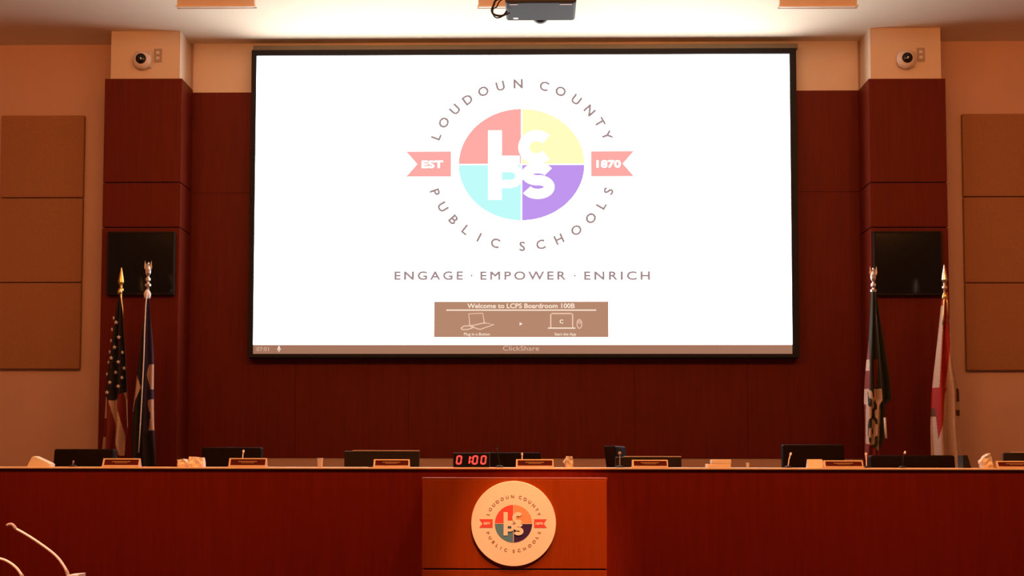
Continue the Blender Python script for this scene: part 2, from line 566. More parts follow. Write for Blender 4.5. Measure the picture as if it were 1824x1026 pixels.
obj('welcome_panel', b, ['sc_panel', 'sc_panel_line', 'sc_panel_icon'], scr)
b = nb()
box(b, sx0, sx1, SY, SY + .02, sz0, szb, 0, 0)
p = at(928, 620, SY); text_into(b, 'ClickShare', p.x, p.z, 9 * k, SY - .002, 1, width=64 * k, weight=0.0)
p = at(468, 621.5, SY); text_into(b, '07:01', p.x, p.z, 7.5 * k, SY - .002, 1, width=22 * k, weight=0.0)
stroke(b, [q(497, 616.5), q(497, 622.5)], 3 * k, SY - .002, 2)
stroke(b, arc(*q(497, 620.5), 3 * k, 3.4 * k, 180, 360, 10), 1 * k, SY - .002, 2)
stroke(b, [q(497, 623.5), q(497, 627)], 1.2 * k, SY - .002, 2)
obj('status_bar', b, ['sc_bar', 'sc_bar_text', 'sc_panel_line'], scr)

# ------------------------------------------------------------------ monitors on the columns
for side, p0, p1, y0, y1 in (('left', 190, 310, 412.5, 525), ('right', 1557, 1679, 411.5, 526)):
    YM = COL_Y - .06
    x0, x1, z0, z1 = rect(p0, p1, y0, y1, YM)
    t = thing('wall_monitor', ((x0 + x1) / 2, COL_Y, z0), 'square black glossy monitor on the wood column %s of the screen' % side, 'monitor', 'black monitors on the columns')
    b = nb()
    w = .018
    for (xa, xb, za, zb) in ((x0, x1, z0, z0 + w), (x0, x1, z1 - w, z1), (x0, x0 + w, z0 + w, z1 - w), (x1 - w, x1, z0 + w, z1 - w)):
        box(b, xa, xb, YM, COL_Y, za, zb, .003)
    obj('frame', b, 'black', t)
    b = nb(); box(b, x0 + w, x1 - w, YM + .008, COL_Y, z0 + w, z1 - w); obj('screen', b, 'gloss', t)
    b = nb(); xm = (x0 + x1) / 2
    box(b, xm - .03, xm + .03, YM - .001, YM + .004, z0 + .004, z0 + .012, 0); obj('badge', b, 'groove', t)

# ------------------------------------------------------------------ dome cameras and wall plates on the column heads
for side, cx, cy, ox in (('left', 251, 104.5, 281.5), ('right', 1616, 103, 1640)):
    HY = COL_Y + .015
    c = at(cx, cy, HY - .07)
    t = thing('dome_camera', (c.x, HY, c.z), 'round white surveillance camera with dark lens high on the %s column' % side, 'camera', 'surveillance cameras on the columns')
    s = 1 / 187.0
    b = nb(); box(b, c.x - 14 * s, c.x + 17 * s, HY - .02, HY, c.z - 14 * s, c.z + 17 * s, .012, 0, 3); obj('bracket', b, 'offwhite', t)
    b = nb()
    lathe(b, (c.x, HY - .018, c.z - .004), [(.090, 0), (.094, .012), (.088, .03), (.074, .046), (.054, .054)], 32, 'Y'); obj('dome', b, 'offwhite', t, smooth=True)
    b = nb()
    lathe(b, (c.x, HY - .068, c.z), [(.050, 0), (.050, .012), (.044, .016)], 28, 'Y'); obj('lens_ring', b, 'black', t, smooth=True)
    b = nb()
    lathe(b, (c.x, HY - .080, c.z), [(.044, 0), (.036, .008), (.02, .014), (.002, .016)], 24, 'Y'); lens = obj('lens', b, 'gloss', t, smooth=True)
    b = nb()
    lathe(b, (c.x + .003, HY - .094, c.z), [(.010, 0), (.007, .003), (.001, .004)], 12, 'Y'); obj('lens_glint', b, 'chrome', t, smooth=True)  # chrome dot put in as the bright glint on the lens
    x0, x1, z0, z1 = rect(ox - 7, ox + 7, cy - 17.5, cy + 6.5, HY)
    t = thing('wall_plate', ((x0 + x1) / 2, HY, z0), 'small beige wall plate beside the camera on the %s column' % side, 'wall plate', 'wall plates on the columns')
    b = nb(); box(b, x0, x1, HY - .008, HY, z0, z1, .003); obj('cover', b, 'plate', t)
    for zz in (z0 + (z1 - z0) * .3, z0 + (z1 - z0) * .7):
        b = nb(); box(b, (x0 + x1) / 2 - .017, (x0 + x1) / 2 + .017, HY - .011, HY - .006, zz - .015, zz + .015, .003)
        obj('socket', b, 'offwhite', t)

# ------------------------------------------------------------------ ceiling fixtures
for nm, p0, p1 in (('left of', 313, 455), ('behind', 850, 992), ('right of', 1387, 1529)):
    FY = 11.75
    x0, x1, z0, z1 = rect(p0, p1, 0, 12, FY)
    t = thing('ceiling_fixture', ((x0 + x1) / 2, FY + .035, CEIL), 'salmon coloured shallow ceiling fixture with pale rim %s the hanging projector' % nm, 'ceiling light', 'rectangular fixtures on the ceiling')
    b = nb(); box(b, x0 + .01, x1 - .01, FY + .004, FY + .064, z0 + .012, CEIL, .006); obj('body', b, 'salmon', t)
    b = nb()
    zr = at((p0 + p1) / 2, 9, FY).z
    for (xa, xb, ya, yb) in ((x0, x1, FY - .004, FY + .02), (x0, x1, FY + .045, FY + .07)):
        box(b, xa, xb, ya, yb, z0, zr, .003)
    obj('rim', b, 'salmon_rim', t)
    b = nb(); box(b, x0 + .02, x1 - .02, FY + .021, FY + .044, z0 + .004, z0 + .012); obj('underside', b, 'offwhite', t)

# ------------------------------------------------------------------ projector hanging from the ceiling
PY0, PY1 = 9.45, 9.86
pa, pb_ = at(899.5, 4, PY0), at(1027, 4, PY0)
pz = at(963, 4, PY0).z
t = thing('projector', ((pa.x + pb_.x) / 2, (PY0 + PY1) / 2, CEIL), 'grey projector hanging from the ceiling in front of the screen', 'projector')
b = nb(); box(b, pa.x, pb_.x, PY0, PY1, pz, pz + .16, .02, 0, 3); obj('body', b, 'projector', t)
b = nb(); box(b, pa.x + .02, pb_.x - .02, PY0 - .004, PY0 + .02, pz + .022, pz + .14, .004); obj('rear_panel', b, 'black', t)
b = nb(); mx = (pa.x + pb_.x) / 2
lathe(b, (mx, PY1 + .05, pz + .06), [(.065, 0), (.065, .06)], 24, 'Y'); obj('lens', b, 'projector', t, smooth=True)
b = nb(); box(b, mx - .16, mx + .16, PY0 + .07, PY1 - .07, pz + .16, pz + .20, .006); tube(b, [(mx, PY0 + .2, pz + .19), (mx, PY0 + .2, CEIL - .03)], .03, 14)
lathe(b, (mx, PY0 + .2, CEIL - .03), [(.1, 0), (.1, .03)], 20); obj('ceiling_mount', b, 'black', t)
b = nb(); box(b, pa.x + .055, pa.x + .09, PY1 - .075, PY1 - .055, pz - .003, pz + .002, .001); obj('status_light', b, 'led_white', t)
b = nb(); box(b, pa.x + .03, pa.x + .09, PY0 + .03, PY0 + .05, pz - .003, pz + .003, .001); obj('pale_strip', b, 'offwhite', t); b = nb(); box(b, pb_.x - .12, pb_.x - .03, PY0 + .03, PY0 + .05, pz - .003, pz + .003, .001); obj('pale_strip', b, 'offwhite', t)  # off-white bars on the underside near the rear edge
b = nb()
cpts = [(900, -4), (884, 0), (879, 10), (876, 18), (879, 25), (888, 28), (897, 27), (903, 20)]
P = [at(x, y, PY0 + .15) for x, y in cpts]
fine = []
for i in range(len(P) - 1):
    p0, p1, p2, p3 = P[max(i - 1, 0)], P[i], P[i + 1], P[min(i + 2, len(P) - 1)]
    for j in range(6):
        u = j / 6
        fine.append(0.5 * ((2 * p1) + (p2 - p0) * u + (2 * p0 - 5 * p1 + 4 * p2 - p3) * u * u + (3 * p1 - p0 - 3 * p2 + p3) * u ** 3))
fine.append(P[-1])
tube(b, fine, .008, 8)
tube(b, [v + Vector((.012 + .01 * math.sin(i * .2), .02, .012 * math.cos(i * .35))) for i, v in enumerate(fine)], .005, 8)
obj('cable', b, 'black', t, smooth=True)

# ------------------------------------------------------------------ flags


def catmull(rows, y):
    for a, c in zip(rows, rows[1:]):
        if a[0] <= y <= c[0]:
            u = (y - a[0]) / (c[0] - a[0])
            return tuple(a[i] + (c[i] - a[i]) * u for i in (1, 2))
    return rows[-1][1:]


def cloth(name, rows, Y, mats, pattern, parent, folds=3.0, amp=.05, nu=96, nv=240, phase=0.0, marks=None, hem=None):
    b = nb()
    y0, y1 = rows[0][0], rows[-1][0]
    grid = []

    def depth(u, v, w):
        return Y + amp * w * 4 * math.sin(2 * PI * folds * u + phase + 1.2 * math.sin(3 * v)) - .02 * u
    for j in range(nv + 1):
        v = j / nv
        row = []
        for i in range(nu + 1):
            u = i / nu
            py = y0 + (y1 - y0) * v
            if hem:
                py = y0 + (y1 + hem(u) - y0) * v
            xl, xr = catmull(rows, min(max(py, y0), y1))
            w = (xr - xl) / 190
            px = xl + (xr - xl) * u + .8 * math.sin(9 * v + 5 * u) * min(1, v * 4)
            p = at(px, py, Y)
            p.y = depth(u, v, w)
            row.append((b.verts.new(p), px, py))
        grid.append(row)
    for j in range(nv):
        for i in range(nu):
            a = grid[j][i]
            f = b.faces.new((a[0], grid[j][i + 1][0], grid[j + 1][i + 1][0], grid[j + 1][i][0]))
            cc = grid[j + 1][i + 1]
            f.material_index = pattern((a[1] + cc[1]) / 2, (a[2] + cc[2]) / 2, (i + .5) / nu, (j + .5) / nv)
    if marks:
        for mx_, my_, mr, mm in marks:
            xl, xr = catmull(rows, my_)
            u = min(max((mx_ - xl) / max(xr - xl, 1), 0), 1)
            v = (my_ - y0) / (y1 - y0)
            c = at(mx_, my_, Y)
            yy = min(depth(u + d, v, (xr - xl) / 190) for d in (-.06, 0, .06)) - .012
            fl = 1.0 if .12 < u < .9 else .55
            pts = []
            for s in range(10):
                rr = mr / 190 * (1 if s % 2 == 0 else .5)
                a = PI / 2 + s * PI / 5
                pts.append((c.x + rr * fl * math.cos(a), c.z + rr * math.sin(a)))
            flat(b, pts, yy, mm)
    o = obj(name, b, mats, parent, smooth=True)
    md = o.modifiers.new('thickness', 'SOLIDIFY')
    md.thickness = .004
    return o


def pole_parts(t, pxs, Y, topy, finial, poles='pole', tip_r=.02):
    """pxs: (top px, bottom px); pole from the stand up to the finial."""
    top = at(pxs[0], topy, Y)
    bot = at(pxs[1], 828, Y)
    d = (bot - top) / (top.z - bot.z)
    foot = top + d * (top.z - PLAT)
    b = nb(); tube(b, [foot + Vector((0, 0, .05)), top], .012, 12); obj('pole', b, poles, t, smooth=True)
    b = nb(); lathe(b, (foot.x, foot.y, PLAT), [(.16, 0), (.16, .03), (.14, .045), (.04, .06), (.03, .11), (.018, .12)], 28); obj('stand', b, 'brass', t, smooth=True)
    b = nb()
    if finial == 'spear':
        lathe(b, top, [(.012, 0), (.026, .01), (.026, .03), (.013, .04), (.013, .06), (.028, .09), (.022, .14), (.003, .23)], 16)
    else:                            # perched eagle on a ball
        lathe(b, top, [(.012, 0), (.028, .01), (.030, .03), (.013, .045), (.024, .065), (.024, .085), (.012, .1)], 16)
        lathe(b, top + Vector((0, 0, .1)), [(.008, 0), (.024, .03), (.026, .07), (.015, .10), (.016, .115), (.005, .135)], 14)
        for sg in (-1, 1):
            o = top + Vector((0, 0, .1))
            prism(b, [(o.x + sg * .01, o.z + .03), (o.x + sg * .036, o.z + .085), (o.x + sg * .03, o.z + .15), (o.x + sg * .014, o.z + .09)], o.y - .006, o.y + .006)
    obj('finial', b, 'brass' if finial == 'spear' and poles == 'brass_pole' else ('chrome' if finial != 'spear_brass' else 'brass'), t, smooth=False)
    return top, foot


M['brass_pole'] = M['pole']


def flag_root(px, Y, label):
    p = at(px, 828, Y)
    return thing('flag', (p.x, Y, PLAT), label, 'flag', 'flags on poles beside the columns')


# national flag of stars and stripes
FY1 = 12.45
t = flag_root(212, FY1, 'flag of white stars on navy over red and white stripes, left column')
top, foot = pole_parts(t, (215.5, 205), FY1 + .05, 520, 'spear', 'brass_pole')


def us(px, py, u, v):
    edge = 706 + 8 * math.sin((px - 186) * .12)
    if py < edge:
        return 0
    s = (px - 184) - (py - 700) * .17
    for a, c in ((10, 24), (36, 44)):
        if a < s < c:
            return 2
    if px < 189 and (py < 745 or py > 778):
        return 2
    return 1


stars = [(148, 242), (163, 264), (140, 298), (178, 338), (134, 353), (156, 387), (192, 412), (127, 408), (140, 440), (177, 460), (120, 460), (202, 490), (156, 510), (113, 518), (192, 537), (135, 561), (178, 580), (122, 610)]
stars = [(150 + x / 2.775, 480 + y / 2.775, 4.2, 3) for x, y in stars]
cloth('cloth', [(524, 212, 217), (545, 207, 219), (600, 199, 223), (650, 193, 227), (700, 187, 231), (760, 183, 231), (812, 180, 222)], FY1, ['navy', 'red_cloth', 'white_cloth', 'star_white'], us, t, 2.5, .045, marks=stars)
b = nb()
tube(b, [at(x, y, FY1 - .02) for x, y in ((215, 517), (215.5, 530), (218, 548), (219.5, 566))], .008, 8, r1=.004)
lathe(b, at(213.5, 519, FY1 - .02), [(.004, -.03), (.02, -.02), (.022, 0), (.012, .02), (.004, .03)], 12)
obj('tassel', b, 'brass', t, smooth=True)

# navy state flag
FY2 = 12.35
t = flag_root(262, FY2, 'navy blue flag with white seal and silver eagle finial, left column')
top, foot = pole_parts(t, (263.5, 258), FY2 + .05, 512, 'eagle', 'pole')


def navy(px, py, u, v):
    if 669 < py < 733 and px < 250.5 - abs(py - 690) * (.30 if py > 690 else .2):
        return 2
    if 650 < py < 766 and px > 264.5 + 1.5 * math.sin(py * .12):
        return 2 if not (694 < py < 712 or (735 < py < 746 and px < 271)) else 1
    if px > 259 and py < 770:
        return 1
    return 0


cloth('cloth', [(525, 261, 267), (545, 258.5, 268.5), (600, 250, 272), (650, 246, 274.5), (690, 242, 275), (730, 236, 276), (765, 234, 277), (830, 231, 280)], FY2, ['navy', 'blue', 'white_cloth'], navy, t, 2.6, .04, phase=1.0)
b = nb()
tube(b, [at(x, y, FY2 - .11) for x, y in ((262, 520), (259.5, 545), (257.5, 590), (256, 640), (253, 700), (250, 755), (247, 806))], .0055, 8)
lathe(b, at(262.5, 521, FY2 - .06), [(.004, -.06), (.03, -.05), (.034, -.01), (.018, .02), (.004, .03)], 12)
obj('cord', b, 'cord', t, smooth=True)

# dark green flag
FY3 = 12.4
t = flag_root(1555, FY3, 'dark green flag with red and white lower part, right column')
top, foot = pole_parts(t, (1556, 1551), FY3 + .05, 522, 'eagle', 'pole')


def green(px, py, u, v):
    if py > 788 + (px - 1541) * .62 and px < 1566:
        return 1
    if py > 692 and px < 1569 - max(0, (py - 735)) * .05:
        blob = math.sin(px * .55 + 1) * math.sin(py * .19) + .55 * math.sin(px * .3 + py * .11)
        if 1546 < px < 1561 and blob > .15:
            return 0
        if px < 1543.5 and py > 720:
            return 1
        return 2
    if px < 1549.5 - (py - 540) * .008 and py > 590:
        return 1 if py < 640 or py > 660 else 2
    if 640 < py < 690 and 1557 < px < 1563:
        return 1
    return 0


cloth('cloth', [(520, 1552, 1561), (560, 1550, 1565), (620, 1547, 1573), (680, 1543, 1583), (712, 1541.5, 1586), (722, 1541, 1575), (780, 1540.5, 1572), (818, 1540, 1562)], FY3, ['green_cloth', 'red_cloth', 'white_cloth'], green, t, 2.4, .045, phase=.6)
b = nb()
tube(b, [at(x, y, FY3 - .1) for x, y in ((1561, 560), (1566, 620), (1571, 690), (1576, 744))], .004, 8)
obj('cord', b, 'green_cloth', t, smooth=True)
b = nb()
tube(b, [at(x, y, FY3 - .1) for x, y in ((1576, 744), (1577, 760), (1578.5, 781))], .011, 8)
obj('tassel', b, 'cord', t, smooth=True)

# white flag with red band
FY4 = 12.3
t = flag_root(1684, FY4, 'white and red flag with dark emblem and gold tassel, right column')
top, foot = pole_parts(t, (1682.5, 1690), FY4 + .06, 516, 'spear', 'pole')


def white(px, py, u, v):
    c = 1685.5 - max(0, py - 560) * .052
    hw = 6 + max(0, py - 560) * .010
    if py > 690:
        hw = 12 - (py - 690) * .13
        c = 1676 - (py - 690) * .06
    if py < 545 or abs(px - c) < hw:
        return 1
    if px > 1700 and (692 < py < 716 and px > 1705 or 730 < py < 741):
        return 2
    if px < 1672 and 690 < py < 742:
        return 1 if py < 728 else 2
    return 0


cloth('cloth', [(522, 1679, 1688), (550, 1675.5, 1690), (600, 1671, 1693), (650, 1667, 1699), (700, 1663, 1709), (760, 1660, 1712), (838, 1660, 1716)], FY4, ['white_cloth', 'bright_red', 'brown_cloth'], white, t, 2.2, .05, phase=.3)
b = nb()
tube(b, [at(x, y, FY4 - .09) for x, y in ((1683, 522), (1682, 536), (1681, 560), (1680, 580))], .008, 8)
tube(b, [at(x, y, FY4 - .09) for x, y in ((1684, 524), (1688, 540), (1688.5, 575))], .006, 8)
lathe(b, at(1683, 527, FY4 - .08), [(.004, -.05), (.024, -.03), (.026, 0), (.012, .03), (.004, .04)], 12)
obj('tassel', b, 'brass', t, smooth=True)

# ------------------------------------------------------------------ dais
TOP = at(912, 832.8, DAIS_Y - .02).z
NOSE = at(912, 836.2, DAIS_Y - .02).z
DX0, DX1 = -4.7, 4.7
t = thing('dais', (0, DAIS_Y + .4, 0), 'long dark red wooden dais with pale countertop edge', 'desk')
b = nb(); box(b, DX0, DX1, DAIS_Y, DAIS_Y + .04, 0, NOSE, .002); obj('front_panel', b, 'dais_wood', t)
b = nb(); box(b, DX0 - .02, DX1 + .02, DAIS_Y - .012, DAIS_Y + .8, NOSE, TOP, .003); obj('countertop', b, 'stone', t)
for x in (DX0, DX1 - .04):
    b = nb(); box(b, x, x + .04, DAIS_Y + .04, DAIS_Y + .75, PLAT, NOSE, .002); obj('end_panel', b, 'dais_wood', t)

# podium box with the round seal, in front of the dais
PDY = DAIS_Y - .30
x0, x1 = at(752, 930, PDY).x, at(1081, 930, PDY).x
zt = at(916, 851, PDY).z
zs = at(916, 1014.5, PDY).z
t = thing('podium', ((x0 + x1) / 2, PDY + .14, 0), 'orange brown wooden podium box standing against the dais centre', 'podium')
b = nb()
box(b, x0, x1, PDY, DAIS_Y - .022, zs + .006, zt - .012, .003)
box(b, x0, x1, PDY, DAIS_Y - .022, 0.08, zs - .004, .003)
box(b, x0 + .015, x1 - .015, PDY + .012, DAIS_Y - .024, 0.05, zt - .02, 0, 1)
obj('body', b, ['podium_wood', 'groove'], t)
b = nb(); box(b, x0 - .004, x1 + .004, PDY, DAIS_Y - .022, zt - .012, zt, .002); obj('top', b, 'podium_wood', t)
b = nb(); box(b, x0 + .03, x1 - .03, PDY + .03, DAIS_Y - .03, 0, .08); obj('plinth', b, 'black', t)
SD = PDY
cc = at(914.7, 932.7, SD - .02)
ks = 1 / (F / SD)
t = thing('round_seal', (cc.x, SD, cc.z - .28), 'round white school seal sign mounted on the podium front', 'sign')
b = nb(); lathe(b, (cc.x, SD - .001, cc.z), [(75 * ks, 0), (75.3 * ks, .012), (74.6 * ks, .018)], 72, 'Y'); obj('disc', b, 'seal_white', t)
b = nb()
emblem(b, cc.x, cc.z, ks * .327, 1.0, SD - .0205, dict(yellow=0, red=1, cyan=2, purple=3, letter=4, ribbon=1, rtext=4, text=5, w=0.5))
obj('emblem', b, ['seal_yellow', 'seal_red', 'seal_cyan', 'seal_purple', 'seal_white', 'seal_text'], t)

# ------------------------------------------------------------------ chairs behind the dais
CHY = 10.6


def make_chair(name, label):
    """Built about the origin, facing -y, seat on the raised floor."""
    t = thing(name, (0, 0, 0), label, 'chair', 'black office chairs behind the dais')
    b = nb(); box(b, -.25, .25, -.27, .22, .42, .52, .045, 0, 3); obj('seat', b, 'leather', t, smooth=True)
    b = nb(); box(b, -.228, .228, .20, .30, .50, 1.0, .014, 0, 3)
    for v in b.verts:
        v.co.y += (v.co.z - .5) * .16
    obj('backrest', b, 'leather', t, smooth=True)
    for s in (-1, 1):
        b = nb(); tube(b, [(s * .26, .15, .5), (s * .29, .15, .68), (s * .29, -.12, .69)], .018, 8); box(b, s * .29 - .035, s * .29 + .035, -.16, .14, .69, .715, .01); obj('armrest', b, 'black', t)
    b = nb(); tube(b, [(0, 0, .1), (0, 0, .43)], .03, 12); obj('stem', b, 'black', t)
    b = nb()
    for q_ in range(5):
        a = 2 * PI * q_ / 5
        tube(b, [(0, 0, .11), (.28 * math.cos(a), .28 * math.sin(a), .065)], .022, 8, r1=.016)
    obj('base', b, 'black', t)
    for q_ in range(5):
        a = 2 * PI * q_ / 5
        b = nb(); tube(b, [(.28 * math.cos(a) - .015 * math.sin(a), .28 * math.sin(a) + .015 * math.cos(a), .03), (.28 * math.cos(a) + .015 * math.sin(a), .28 * math.sin(a) - .015 * math.cos(a), .03)], .03, 10); obj('caster', b, 'black', t)
    return t


def copy_tree(o, parent=None):
    c = o.copy()
    COL.objects.link(c)
    if parent:
        c.parent = parent
    for ch in list(o.children):
        copy_tree(ch, c)
    return c


chair = make_chair('office_chair', '')
spots = [  # centre px, top py, rotation, depth, label
    (153.5, 800, 0, 10.6, 'black leather chair behind the leftmost name plate, below the starred flag'),
    (415, 797, 0, 10.6, 'black leather chair right of the crumpled white tissues, left of the screen'),
    (912, 806, 0, 10.9, 'low black chair behind the red digital timer'),
    (1102, 795.5, 75, 10.3, 'narrow black chair turned sideways behind a monitor, right of centre'),
    (1446, 792, 0, 10.45, 'tall black chair behind the white tent card, beside the dark green flag'),
    (1622, 811, 0, 10.2, 'wide low black chair back below the right column monitor'),
]
for i, (px, py, rz, Y, lab) in enumerate(spots):
    o = chair if i == 0 else copy_tree(chair)
    p = at(px, py, Y + .34)
    sc_ = (p.z - PLAT) / 1.0
    o.location = (p.x + (.24 if rz else 0), Y, PLAT)
    o.rotation_euler = (0, 0, math.radians(rz))
    o.scale = ((1.42 if i == 5 else 1.06) if rz == 0 else .9, .9 if rz else 1, sc_)
    o['label'] = lab

# ------------------------------------------------------------------ things on the countertop


def desk_monitor(p0, p1, y0, Y, label):
    x0, x1, _, z1 = rect(p0, p1, y0, 832, Y)
    t = thing('desk_monitor', ((x0 + x1) / 2, Y + .02, TOP), label, 'monitor', 'black desk monitors on the dais')
    b = nb(); box(b, x0, x1, Y, Y + .03, TOP + .004, z1 - .006, .006); obj('casing', b, 'black', t)
    b = nb(); box(b, x0 + .06, x1 - .002, Y - .002, Y + .03, z1 - .006, z1, .001); obj('top_edge', b, 'plate', t)
    b = nb(); box(b, x0 + .015, x1 - .015, Y + .03, Y + .034, TOP + .02, z1 - .018, .001); obj('screen', b, 'gloss', t)
    b = nb(); box(b, (x0 + x1) / 2 - .1, (x0 + x1) / 2 + .1, Y - .02, Y + .12, TOP, TOP + .012, .004); obj('stand', b, 'black', t)
    return t


desk_monitor(613, 747, 802, 9.62, 'black desk monitor with pale top edge left of the digital timer')
desk_monitor(1096, 1214, 812.5, 9.62, 'low black desk monitor with pale top edge right of the upright white tissue')
t = desk_monitor(1788, 1880, 805, 9.62, 'black desk monitor cut off by the right picture edge')


def name_plate(p0, p1, y0, Y, label, y1=832.3):
    x0, x1, _, z1 = rect(p0, p1, y0, y1, Y)
    h = z1 - TOP
    t = thing('name_plate', ((x0 + x1) / 2, Y, TOP), label, 'name plate', 'dark red name plates on the dais')
    b = nb()
    prism_x(b, [(Y - .006, TOP), (Y + .06, TOP), (Y + .034, z1), (Y + .026, z1)], x0, x1)
    box(b, x0 - .003, x1 + .003, Y - .016, Y + .06, TOP, TOP + .007, .002)
    obj('holder', b, 'acrylic', t)
    b = nb()
    prism_x(b, [(Y + .0005, TOP + .013), (Y + .006, TOP + .013), (Y + .027, z1 - .007), (Y + .0215, z1 - .007)], x0 + .012, x1 - .008)
    ins = obj('insert', b, 'name_red', t)
    b = nb()
    xm, w = (x0 + x1) / 2, (x1 - x0)
    for f0, f1, wd_ in ((.55, .68, .5), (.36, .43, .34)):
        za, zb = TOP + .013 + (h - .02) * f0, TOP + .013 + (h - .02) * f1
        def yy(z): return Y + .0005 + (z - TOP - .013) / (h - .02) * .021 - .0012
        v = [b.verts.new(c) for c in ((xm - w * wd_ / 2, yy(za), za), (xm + w * wd_ / 2, yy(za), za), (xm + w * wd_ / 2, yy(zb), zb), (xm - w * wd_ / 2, yy(zb), zb))]
        b.faces.new(v)
    obj('lettering', b, 'gold', ins)
    return t


for p0, p1, y0, lab in (
        (182, 248, 816.5, 'dark red name plate in front of the starred flag, leftmost on the dais'),
        (407, 474, 816, 'dark red name plate in front of the chair left of the screen'),
        (665, 729, 818, 'dark red name plate in front of the monitor left of the timer'),
        (919, 986, 818, 'dark red name plate right of the digital timer, near the dais centre'),
        (1126, 1190, 819, 'dark red name plate in front of the low monitor right of centre'),
        (1468, 1538, 820, 'dark red name plate right of the white tent card'),
        (1776, 1846, 821, 'dark red name plate cut off by the right picture edge')):
    name_plate(p0, p1, y0, 9.27, lab)

# digital timer
TY = 9.36
x0, x1, _, z1 = rect(807, 872, 806.5, 832, TY)
t = thing('digital_timer', ((x0 + x1) / 2, TY, TOP), 'black digital timer showing red 01:00 on the dais', 'timer')
b = nb(); box(b, x0, x1, TY, TY + .07, TOP, z1, .004); obj('casing', b, 'black', t)
b = nb()
box(b, x0 + .006, x1 - .006, TY - .002, TY + .01, TOP + .008, z1 - .006, .001); obj('window', b, 'gloss', t)
SEG = {'0': 'abcdef', '1': 'bc'}


def digit(b, ch, px0, px1, py0, py1):
    A0, A1 = at(px0, py0, TY), at(px1, py1, TY)
    xl, xr, zt_, zb_ = A0.x, A1.x, A0.z, A1.z
    zm = (zt_ + zb_) / 2
    sl = .12 * (zt_ - zb_)
    def s_(x, z): return (x + (z - zm) / (zt_ - zb_) * sl, z)
    lines = {'a': ((xl, zt_), (xr, zt_)), 'b': ((xr, zt_), (xr, zm)), 'c': ((xr, zm), (xr, zb_)), 'd': ((xl, zb_), (xr, zb_)), 'e': ((xl, zb_), (xl, zm)), 'f': ((xl, zm), (xl, zt_))}
    for g in SEG[ch]:
        p, q_ = Vector(s_(*lines[g][0])), Vector(s_(*lines[g][1]))
        d = (q_ - p) * .06
        stroke(b, [p + d, q_ - d], .0105, TY - .0035)


for ch, a0, a1 in (('0', 814, 821.5), ('1', 830, 836.5), ('0', 842.5, 850), ('0', 857.5, 865)):
    b = nb(); digit(b, ch, a0, a1, 812.5, 826); obj('digit', b, 'led', t)
for zz in (815.5, 822):
    b = nb(); c = at(839.5, zz, TY)
    flat(b, [(c.x - .003, c.z - .004), (c.x + .003, c.z - .004), (c.x + .003, c.z + .004), (c.x - .003, c.z + .004)], TY - .0035); obj('colon_dot', b, 'led', t)

# microphones on the dais


def desk_mic(pts, Y, label, m='mic_metal', r=.0035, head=.008, hm=None):
    P_ = [at(x, y, Y) for x, y in pts]
    base = Vector((P_[0].x, Y, TOP))
    t = thing('desk_microphone', base, label, 'microphone', 'small microphones on the dais')
    b = nb(); lathe(b, base, [(.028, 0), (.028, .008), (.012, .014)], 18); obj('base', b, 'black', t, smooth=True)
    pl = [base + Vector((0, 0, .01))] + P_
    if len(pl) > 2:
        pl = [pl[0]] + [p for p in pl[1:] if p.z > pl[0].z + .002]
    b = nb(); tube(b, pl, r, 8); obj('gooseneck', b, m, t, smooth=True)
    d = (pl[-1] - pl[-2]).normalized()
    b = nb(); tube(b, [pl[-1] - d * .004, pl[-1] + d * .006, pl[-1] + d * .014], head, 10, r1=head * .7); obj('head', b, hm or m, t, smooth=True)
    return t


desk_mic([(129.5, 831), (130.5, 824)], 9.45, 'tiny microphone in front of the leftmost black chair', 'plate', .004, .006)
desk_mic([(432, 826), (432.5, 812), (433.5, 805)], 9.45, 'thin pale microphone behind the name plate left of the screen')
desk_mic([(889.5, 829), (889, 820), (886, 808), (884, 796)], 9.30, 'thin dark microphone beside the digital timer', 'black', .004, .006)
desk_mic([(930, 826), (930, 816), (930, 810)], 9.45, 'short pale microphone behind the name plate right of the timer', 'mic_metal', .004, .0075)
desk_mic([(1104, 826), (1104, 815), (1104, 808)], 9.5, 'round headed grey microphone in front of the sideways chair', 'plate', .003, .012)
desk_mic([(1404, 829), (1405.5, 818), (1408, 809.5)], 9.45, 'bent pale microphone in front of the tall chair left of the tent card')
desk_mic([(1543.5, 829), (1543, 818), (1542.5, 810)], 9.45, 'straight pale microphone in front of the dark green flag')
desk_mic([(1608, 829), (1609, 815), (1611.5, 807)], 9.5, 'dark microphone with bright tip in front of the wide low chair', 'black', .003, .007, 'mic_metal')

# papers, tissues and cups
FR = 9.32


def top_thing(name, bm, m, px, Y, label, cat, group=None, smooth=False):
    c = at(px, 832, Y)
    o = obj(name, bm, m, base=(c.x, Y, TOP), smooth=smooth)
    return tag(o, label, cat, group)


def poly_px(pts, Y):
    r_ = []
    for x, y in pts:
        p = at(x, y, Y)
        r_.append((p.x, max(p.z, TOP)))
    return r_


b = nb()
prism(b, poly_px([(47.5, 834), (57, 813.5), (60, 812.5), (85, 824), (89, 827), (88, 834)], FR), FR, FR + .10)
top_thing('folded_paper', b, 'paper', 68, FR, 'folded white paper tent leaning at the far left of the dais', 'paper')


def crumple(pts, Y, d, seed):
    rnd = random.Random(seed)
    b = nb()
    prism(b, poly_px(pts, Y), Y, Y + d)
    bmesh.ops.triangulate(b, faces=b.faces)
    bmesh.ops.subdivide_edges(b, edges=b.edges, cuts=2, use_grid_fill=True)
    for v in b.verts:
        if v.co.z > TOP + .004:
            v.co += Vector((rnd.uniform(-1, 1) * .0025, rnd.uniform(-1, 1) * .012, rnd.uniform(-1, 1) * .0025))
    return b


